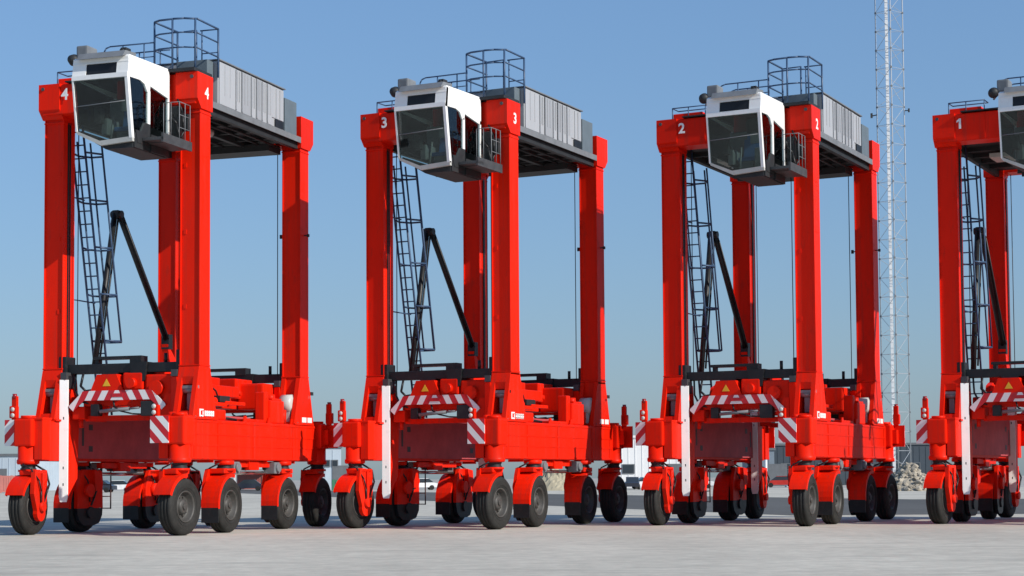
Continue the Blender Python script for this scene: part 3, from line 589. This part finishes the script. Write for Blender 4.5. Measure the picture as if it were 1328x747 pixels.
def guard_mesh(a0, a1, r=0.83, w2=0.27):
    q = MB(); n = 10
    for i in range(n):
        t0, t1 = R(a0 + (a1 - a0) * i / n), R(a0 + (a1 - a0) * (i + 1) / n)
        P = [(s2, rr * math.cos(t), rr * math.sin(t)) for t in (t0, t1) for rr in (r, r + 0.03) for s2 in (-w2, w2 * 0.9)]
        q.add(P, [(0, 1, 5, 4), (2, 6, 7, 3), (0, 2, 3, 1), (4, 5, 7, 6), (0, 4, 6, 2), (1, 3, 7, 5)])
    for s2 in (-w2, w2 * 0.9 - 0.02):
        pts = [(r * math.cos(R(a)), r * math.sin(R(a))) for a in [a0 + (a1 - a0) * i / n for i in range(n + 1)]]
        pts += [((r - 0.07) * math.cos(R(a)), (r - 0.07) * math.sin(R(a))) for a in reversed([a0 + (a1 - a0) * i / n for i in range(n + 1)])]
        for i in range(n): q.prism([pts[i], pts[i + 1], pts[2 * n - i], pts[2 * n + 1 - i]], 'u', s2, s2 + 0.02)
    return q.mesh(RED)
TY, RM = tyre_mesh(), rim_mesh(); FK = {d: fork_mesh(d) for d in (False, True)}
GD = {'a': guard_mesh(88, 158), 'b': guard_mesh(78, 186)}
FL = MB().box(-0.26, 0.24, -0.86, -0.83, -0.46, -0.06).mesh(BLACK)
HS = MB().path([(-0.05, 0.30, 1.12), (-0.30, 0.42, 0.95), (-0.46, 0.30, 0.6), (-0.42, 0.12, 0.2), (-0.40, 0.02, 0.0)], 0.028, 7).mesh(BLACK)
HB = MB().path([(0.0, -0.30, 1.14), (-0.28, -0.36, 1.0), (-0.44, -0.22, 0.7), (-0.44, -0.1, 0.42), (-0.40, -0.05, 0.1)], 0.022, 7).mesh(BLACK)
CC = MB().prism([(0.615, -0.085), (0.60, -0.28), (0.45, -0.50), (0.2, -0.56), (-0.3, -0.56), (-0.52, -0.42), (-0.615, -0.2), (-0.615, -0.085)], 'u', -0.375, -0.275).cyl((-0.38, 0, -0.2), 'u', 0.16, 0.10, 16).mesh(BLACK)  # lower drive plate, black to carry the shade low on the wheel
PS = MB().lathe([(0.0, 0.15), (0.21, 0.15), (0.21, 0.10), (0.19, 0.09), (0.19, 0.04), (0.215, 0.03), (0.215, -0.02), (0.0, -0.02)], 'z', (0, 0, 1.0), 20).mesh(DARK)
def mirrored(me):
    m = me.copy(); bm = bmesh.new(); bm.from_mesh(m)
    for q in bm.verts: q.co.x = -q.co.x
    bmesh.ops.reverse_faces(bm, faces=bm.faces); bm.to_mesh(m); bm.free(); return m
MIR = {}
def side(me, left):
    if not left: return me
    if me.name not in MIR: MIR[me.name] = mirrored(me)
    return MIR[me.name]
WV = (-0.834, 1.632, 5.20, 7.60)
for left in (False, True):
    for i, v in enumerate(WV):
        u = -W0 + 0.12 if left else -0.12
        drive = i in (1, 2)
        wh = link('wheel', side(RM, left), car, (u - ORG[0], v - ORG[1], 0.745))
        link('tyre', TY, wh)
        fk = link('wheel_fork', side(FK[drive], left), car, (u - ORG[0], v - ORG[1], 0.745))
        link('swivel_bearing', PS, fk)
        link('mudguard', side(GD['b' if drive else 'a'], left), fk)
        link('hydraulic_hose', side(HS, left), fk); link('hydraulic_hose', side(HB, left), fk)
        if drive: link('mud_flap', side(FL, left), fk); link('shaded_chain_cover', side(CC, left), fk)
        fk.rotation_euler.z = wh.rotation_euler.z = R((-4, 2, 1, 3)[i] if not left else (5, -2, 2, -3)[i])
for left in (False, True):
    for v in WV[1:3]:
        q = MB().lathe([(0.0, 1.96), (0.27, 1.96), (0.27, 1.86), (0.22, 1.84)], 'z', (-0.12, v, 0), 20); part('swivel_collar', q, RED, mu=left)

# ---- fleet numbers: real digit outlines
def digit_mesh(txt, size):
    if txt == '1':
        h2 = size * 0.36; k = size * 0.075
        pts = [(-k, -h2), (k, -h2), (k, h2), (-k * 0.6, h2), (-k * 3.1, h2 - k * 1.9), (-k * 3.1, h2 - k * 3.8), (-k, h2 - k * 2.4)]
        q = MB(); n = len(pts); q.add([(x, y, 0.004) for x, y in pts] + [(x, y, -0.004) for x, y in pts], [list(range(n)), list(range(2 * n - 1, n - 1, -1))] + [[i2, i2 + n, (i2 + 1) % n + n, (i2 + 1) % n] for i2 in range(n)])
        return q.mesh(WHITE)
    c = bpy.data.curves.new('digits', 'FONT'); c.body = txt; c.size = size; c.align_x = 'CENTER'; c.align_y = 'CENTER'; c.extrude = 0.004; c.offset = 0.010; c.resolution_u = 4
    o = bpy.data.objects.new('tmp', c); COL.objects.link(o); bpy.context.view_layer.update()
    me = bpy.data.meshes.new_from_object(o.evaluated_get(bpy.context.evaluated_depsgraph_get()))
    bpy.data.objects.remove(o); bpy.data.curves.remove(c); me.materials.clear(); me.materials.append(WHITE); return me

# ================================================================== place four carriers
def copy_tree(o, parent=None):
    c = o.copy(); COL.objects.link(c); c.parent = parent
    for ch in o.children: copy_tree(ch, c)
    return c
FIT = [(-8.29, 47.39, 18.75), (-0.03, 51.06, 26.54), (8.89, 52.17, 27.31), (17.18, 51.60, 28.11)]
NUM = '4321'
LAB = ['red four-legged straddle carrier numbered 4 at the left end of the row',
       'red straddle carrier numbered 3, second from the left, between carriers 4 and 2',
       'red straddle carrier numbered 2, parked in front of the lattice mast',
       'red straddle carrier numbered 1 cut off by the right edge of the frame']
cars = [car] + [copy_tree(car) for _ in range(3)]
for i, (X, Y, yaw) in enumerate(FIT):
    c = cars[i]; t = R(yaw)
    u, v = ORG[0], ORG[1]
    c.location = (X + u * math.cos(t) + v * math.sin(t), Y - u * math.sin(t) + v * math.cos(t), 0.009); c.rotation_euler = (0, 0, -t)
    c['label'] = LAB[i]; c['category'] = 'straddle carrier'; c['group'] = GROUP
    dm = digit_mesh(NUM[i], 0.43)
    f = link('fleet_number', dm, c, (-4.03 - ORG[0], -0.246 - ORG[1], 11.98)); f.rotation_euler = (R(90), 0, 0); f['label'] = 'white number %s on the front cross beam' % NUM[i]
    f = link('fleet_number', dm, c, (0.056 - ORG[0], 0.26 - ORG[1], 11.80)); f.rotation_euler = (R(90), 0, R(90)); f['label'] = 'white number %s on the right head of the cross beam' % NUM[i]

rs = random.Random(4)
for c in cars[1:]:
    ws = sorted([o for o in c.children if o.name.split('.')[0] == 'wheel'], key=lambda o: tuple(o.location)); fs = sorted([o for o in c.children if o.name.split('.')[0] == 'wheel_fork'], key=lambda o: tuple(o.location))
    for a, b2 in zip(ws, fs):
        t = R(rs.uniform(-4, 4)); a.rotation_euler = (rs.uniform(0, 6), 0, 0); a.rotation_mode = 'XYZ'; a.rotation_euler = (rs.uniform(0, 6), 0, t); b2.rotation_euler.z = t
    for o in c.children:
        if o.name.split('.')[0] == 'cable_arm': o.rotation_euler.x = 0.0

# ================================================================== BACKGROUND
def PX(x, y, Z):
    """world point seen at photo pixel (x, y) if it stands Z metres away (used only to place far things)"""
    rr = R(0.373); a, b2 = x - 664, y - 492.66
    a, b2 = a * math.cos(rr) - b2 * math.sin(rr), a * math.sin(rr) + b2 * math.cos(rr)
    dx, dy, dz = a / 2321, -b2 / 2321, 1.0; t = R(3.154)
    dy, dz = dy * math.cos(t) + dz * math.sin(t), dz * math.cos(t) - dy * math.sin(t)
    s2 = Z / dz; return Vector((dx * s2, Z, 1.428 + dy * s2))
# lattice mast
Zm = 190.0; mc = PX(1164.5, 600, Zm)
mast = link('lattice_mast', None, loc=(mc.x, Zm, 0), label='tall white lattice radio mast rising behind carrier number 2', cat='mast')
H = 62.0; P3 = [(-1.45, 0.5), (-0.15, -0.9), (1.45, 0.4)]
for (a, b2) in P3:
    link('mast_leg', MB().tube((a, b2, 0), (a, b2, H), 0.06, 8).mesh(MAST), mast)
step = 2.05; nlev = int(H / step)
q = MB()
for k in range(nlev):
    z0 = k * step
    for i in range(3):
        a, b2 = P3[i], P3[(i + 1) % 3]
        q.tube((*a, z0 + step), (*b2, z0 + step), 0.022, 5)
        if k % 2: q.tube((*a, z0), (*b2, z0 + step), 0.026, 5)
        else: q.tube((*b2, z0), (*a, z0 + step), 0.026, 5)
br = link('lattice_bracing', q.mesh(MAST), mast); br['kind'] = 'stuff'
q = MB()
for k in range(1, nlev):
    for (a, b2) in P3: q.box(a - 0.09, a + 0.09, b2 - 0.08, b2 + 0.08, k * step - 0.09, k * step + 0.09)
link('gusset_plate', q.mesh(GREY), mast)['kind'] = 'stuff'
q = MB().box(-0.62, -0.30, -0.35, -0.29, 0, H)
for k in range(int(H / 0.6)): q.box(-0.62, -0.30, -0.40, -0.36, k * 0.6, k * 0.6 + 0.12)
link('cable_tray', q.mesh(GALV), mast)
link('antenna', MB().tube((-1.45, 0.5, 40.2), (-2.1, 0.2, 40.0), 0.06).box(-2.2, -2.0, 0.1, 0.3, 39.8, 40.3).mesh(DARK), mast)
link('antenna', MB().tube((1.45, 0.4, 40.6), (1.9, 0.2, 40.6), 0.05).box(1.82, 1.98, 0.1, 0.25, 40.4, 40.8).mesh(DARK), mast)

# buildings
BGREY = mat('grey_cladding', (0.42, 0.49, 0.55), 0.7, var=0.06, scale=0.3); BDARK = mat('dark_cladding', (0.045, 0.06, 0.075), 0.5, var=0.1, scale=0.3)
BWHITE = mat('white_cladding', (0.78, 0.78, 0.77), 0.6, var=0.03, scale=0.3); BBLUE = mat('slate_blue_cladding', (0.16, 0.20, 0.24), 0.6, var=0.06, scale=0.3)
WIN = mat('dark_window', (0.03, 0.04, 0.05), 0.15, var=0.1); TRIM = mat('roof_trim', (0.12, 0.13, 0.14), 0.6)
PINK = mat('faded_red_container', (0.38, 0.12, 0.10), 0.6, var=0.15, scale=0.6); GREEN = mat('green_skip_paint', (0.06, 0.20, 0.11), 0.5)
CARB = mat('dark_car_paint', (0.03, 0.035, 0.05), 0.25); CARW = mat('white_car_paint', (0.75, 0.75, 0.75), 0.25); CARR = mat('red_car_paint', (0.5, 0.03, 0.02), 0.25)
def building(name, x0, x1, ytop, Z, depth, m, label, wins=(), trim=TRIM, ribs=True, rot=0.0):
    a = PX(x0, ytop, Z); b2 = PX(x1, ytop, Z); wdt = b2.x - a.x; hh = a.z
    root = link(name, None, loc=(a.x, Z, 0), label=label, cat='building'); root.rotation_euler.z = rot
    q = MB().box(0, wdt, 0, depth, 0, hh)
    if ribs:
        for i in range(int(wdt / 1.0)): q.box(0.5 + i, 0.58 + i, -0.05, 0, 0.3, hh - 0.3)
        for i in range(int(depth / 1.0)): q.box(wdt, wdt + 0.05, 0.5 + i, 0.58 + i, 0.3, hh - 0.3)
    link('wall', q.mesh(m), root)
    link('roof_edge', MB().box(-0.2, wdt + 0.2, -0.2, depth + 0.2, hh, hh + 0.35).mesh(trim), root)
    for (wx0, wx1, wz0, wz1) in wins:
        wf = link('window', MB().box(wx0, wx1, -0.12, -0.05, wz0, wz1).mesh(TRIM), root)
        link('pane', MB().box(wx0 + 0.12, wx1 - 0.12, -0.15, -0.121, wz0 + 0.12, wz1 - 0.12).mesh(WIN), wf)
    link('door', MB().box(wdt * 0.55, wdt * 0.55 + 3, -0.1, -0.051, 0, 3.4).mesh(TRIM), root)
    return root
building('warehouse', -70, 27, 592, 270, 30, BGREY, 'grey clad warehouse far behind the left edge of the photo', [(2, 5, 1.8, 2.8)], rot=0.0)
building('office_block', 417, 442, 581, 250, 12, BGREY, 'pale grey office block seen between carriers 4 and 3', [(0.3, 1.2, 3.2, 4.2), (1.4, 2.3, 3.2, 4.2)], rot=R(8))
building('warehouse', 801, 916, 568, 260, 25, BWHITE, 'bright white flat-roofed warehouse behind the gap between carriers 3 and 2', [(0.6, 2.4, 2.0, 3.4)], trim=BWHITE)
building('warehouse', 984, 1004, 584, 275, 20, BBLUE, 'small slate blue shed left of the dark warehouse behind carrier 2', ())
building('warehouse', 1004, 1215, 578, 290, 30, BDARK, 'long dark warehouse behind carrier 2 and the rubble heap', [(1 + 3 * i, 2.6 + 3 * i, 2.5, 3.6) for i in range(8)])

def container(x, Z, L, hh, m, label, rot=0.0, cat='container', name='shipping_container'):
    p0 = PX(x, 620, Z); root = link(name, None, loc=(p0.x, Z, 0.0), label=label, cat=cat); root.rotation_euler.z = rot
    q = MB().box(-L / 2, L / 2, -1.2, 1.2, 0.12, hh)
    link('body', q.mesh(m), root)
    q = MB()
    for i in range(int(L / 0.3)): q.box(-L / 2 + 0.1 + i * 0.3, -L / 2 + 0.22 + i * 0.3, -1.24, -1.2, 0.3, hh - 0.2)
    link('corrugation', q.mesh(m), root)
    q = MB()
    for sx in (-1, 1):
        for sy in (-1, 1): q.box(sx * L / 2 - 0.1, sx * L / 2 + 0.1, sy * 1.2 - 0.1, sy * 1.2 + 0.1, 0, hh + 0.05)
    link('corner_post', q.mesh(m), root); return root
container(326, 262, 3.6, 2.7, PINK, 'faded red container under a white frame behind the wheels of carrier 4')
container(8, 230, 2.0, 2.2, PINK, 'small faded red container behind the left front wheel of carrier 4', R(30))
container(440, 235, 1.5, 1.4, GREEN, 'green skip left of the front wheel of carrier 3', 0, 'skip', 'waste_skip')
container(20, 235, 0.9, 2.0, CARW, 'small white site hut beside the red container at the far left', 0, 'hut', 'site_hut')
container(1026, 250, 1.2, 1.3, CARW, 'tiny white generator box in front of the dark warehouse', 0, 'generator', 'generator_box')
p0 = PX(326, 620, 258); q = MB()
for sx in (-2.4, 2.3): q.box(sx - 0.12, sx + 0.12, -0.12, 0.12, 0, 3.1)
q.box(-2.7, 2.6, -0.3, 3.0, 3.1, 3.35)
link('white_shelter', q.mesh(BWHITE), loc=(p0.x, 258, 0), label='white open shelter frame behind carrier 4, over the red container', cat='shelter')
p0 = PX(993.5, 620, 200)
pr = link('lamp_post', MB().tube((0, 0, 0), (0, 0, 3.6), 0.16, 10).box(-0.25, 0.25, -0.2, 0.2, 0, 0.4).mesh(GALV), loc=(p0.x, 200, 0), label='short white post beside the rear leg of carrier 2', cat='post')

def auto(x, Z, m, label, rot):
    p0 = PX(x, 620, Z); root = link('parked_car', None, loc=(p0.x, Z, 0.004), label=label, cat='car', group='cars parked far behind the carriers'); root.rotation_euler.z = rot
    q = MB().prism([(-2.1, 0.35), (-2.15, 0.8), (-1.3, 0.95), (1.5, 0.98), (2.1, 0.85), (2.12, 0.35)], 'v', -0.85, 0.85); link('body', q.mesh(m), root)
    q = MB().prism([(-1.3, 0.95), (-0.6, 1.45), (0.9, 1.48), (1.6, 0.97)], 'v', -0.74, 0.74); link('cabin', q.mesh(WIN), root)
    q = MB().prism([(-0.6, 1.45), (-0.55, 1.50), (0.85, 1.53), (0.9, 1.48)], 'v', -0.75, 0.75); link('roof', q.mesh(m), root)
    for sx in (-1.3, 1.3):
        for sy in (-0.8, 0.8): link('wheel', MB().cyl((sx, sy, 0.32), 'v', 0.32, 0.2, 14).mesh(RUBBER), root)
auto(322, 240, CARB, 'dark car parked in front of the red container behind carrier 4', R(5))
auto(128, 225, CARB, 'dark car behind the left wheels of carrier 4, beside the step ladder', R(-8))
auto(152, 232, CARW, 'white car right of the step ladder of carrier 4', R(4))
auto(820, 215, CARB, 'dark car at the left end of the white warehouse', R(85))
auto(838, 222, CARW, 'white car in front of the white warehouse between carriers 3 and 2', R(10))
auto(546, 235, CARW, 'white car behind the step ladder of carrier 3', R(12))
auto(905, 228, CARW, 'white car glimpsed through the wheels of carrier 2', R(-5))
auto(1012, 240, CARR, 'red car in front of the dark warehouse beside the white post', R(-6))

# rubble heap and sand mound
ROCK = mat('pale_rubble', (0.36, 0.315, 0.245), 0.9, var=0.4, scale=0.5, dirt=(0.12, 0.115, 0.08), dirt_amt=0.8); SANDY = mat('khaki_sand', (0.34, 0.30, 0.21), 0.95, var=0.15, scale=0.8)
def heap(name, x, Z, rx, ry, hh, m, label, rocks, seed):
    rnd = random.Random(seed); p0 = PX(x, 620, Z); q = MB(); n = 26
    def hgt(a, b2, r):
        e = max(0.0, 1 - r) ** 0.8
        return e * (0.72 + 0.28 * math.sin(4.3 * a + seed) * math.cos(3.1 * b2)) if rocks else e ** 1.1
    G = {}
    for i in range(n + 1):
        for j in range(n + 1):
            a, b2 = -1 + 2 * i / n, -1 + 2 * j / n; r = math.hypot(a, b2)
            z = hgt(a, b2, r) * hh * (0.85 + 0.3 * rnd.random()) - 0.02
            G[i, j] = len(q.v); q.v.append((a * rx * (1 + 0.1 * (rnd.random() - .5)), b2 * ry, z))
    for i in range(n):
        for j in range(n): q.f.append([G[i, j], G[i + 1, j], G[i + 1, j + 1], G[i, j + 1]]); q.m.append(0); q.sm.append(False)
    root = link(name, q.mesh(m), loc=(p0.x, Z, 0), label=label, cat='heap')
    if rocks:
        q = MB()
        for k in range(rocks):
            t = rnd.random() * 6.283; r = rnd.random() ** 0.6
            c = Vector((rx * r * math.cos(t), ry * r * math.sin(t), hgt(r * math.cos(t), r * math.sin(t), r) * hh)); sz = rnd.uniform(0.10, 0.34)
            bm = bmesh.new(); bmesh.ops.create_icosphere(bm, subdivisions=1, radius=sz)
            for vv in bm.verts: vv.co = Vector((vv.co.x * rnd.uniform(.6, 1.4), vv.co.y * rnd.uniform(.6, 1.4), vv.co.z * rnd.uniform(.5, 1.1))) + c
            bm.verts.index_update(); q.add([vv.co for vv in bm.verts], [[vv.index for vv in f.verts] for f in bm.faces]); bm.free()
        link('rock', q.mesh(m), root)['kind'] = 'stuff'
    return root
heap('rubble_heap', 1186, 172, 3.5, 3.6, 3.2, ROCK, 'pale heap of broken rubble at the foot of the lattice mast', 320, 3)
heap('sand_mound', 716, 210, 3.4, 4.0, 3.0, SANDY, 'khaki sand mound behind the right wheels of carrier 3', 0, 5)
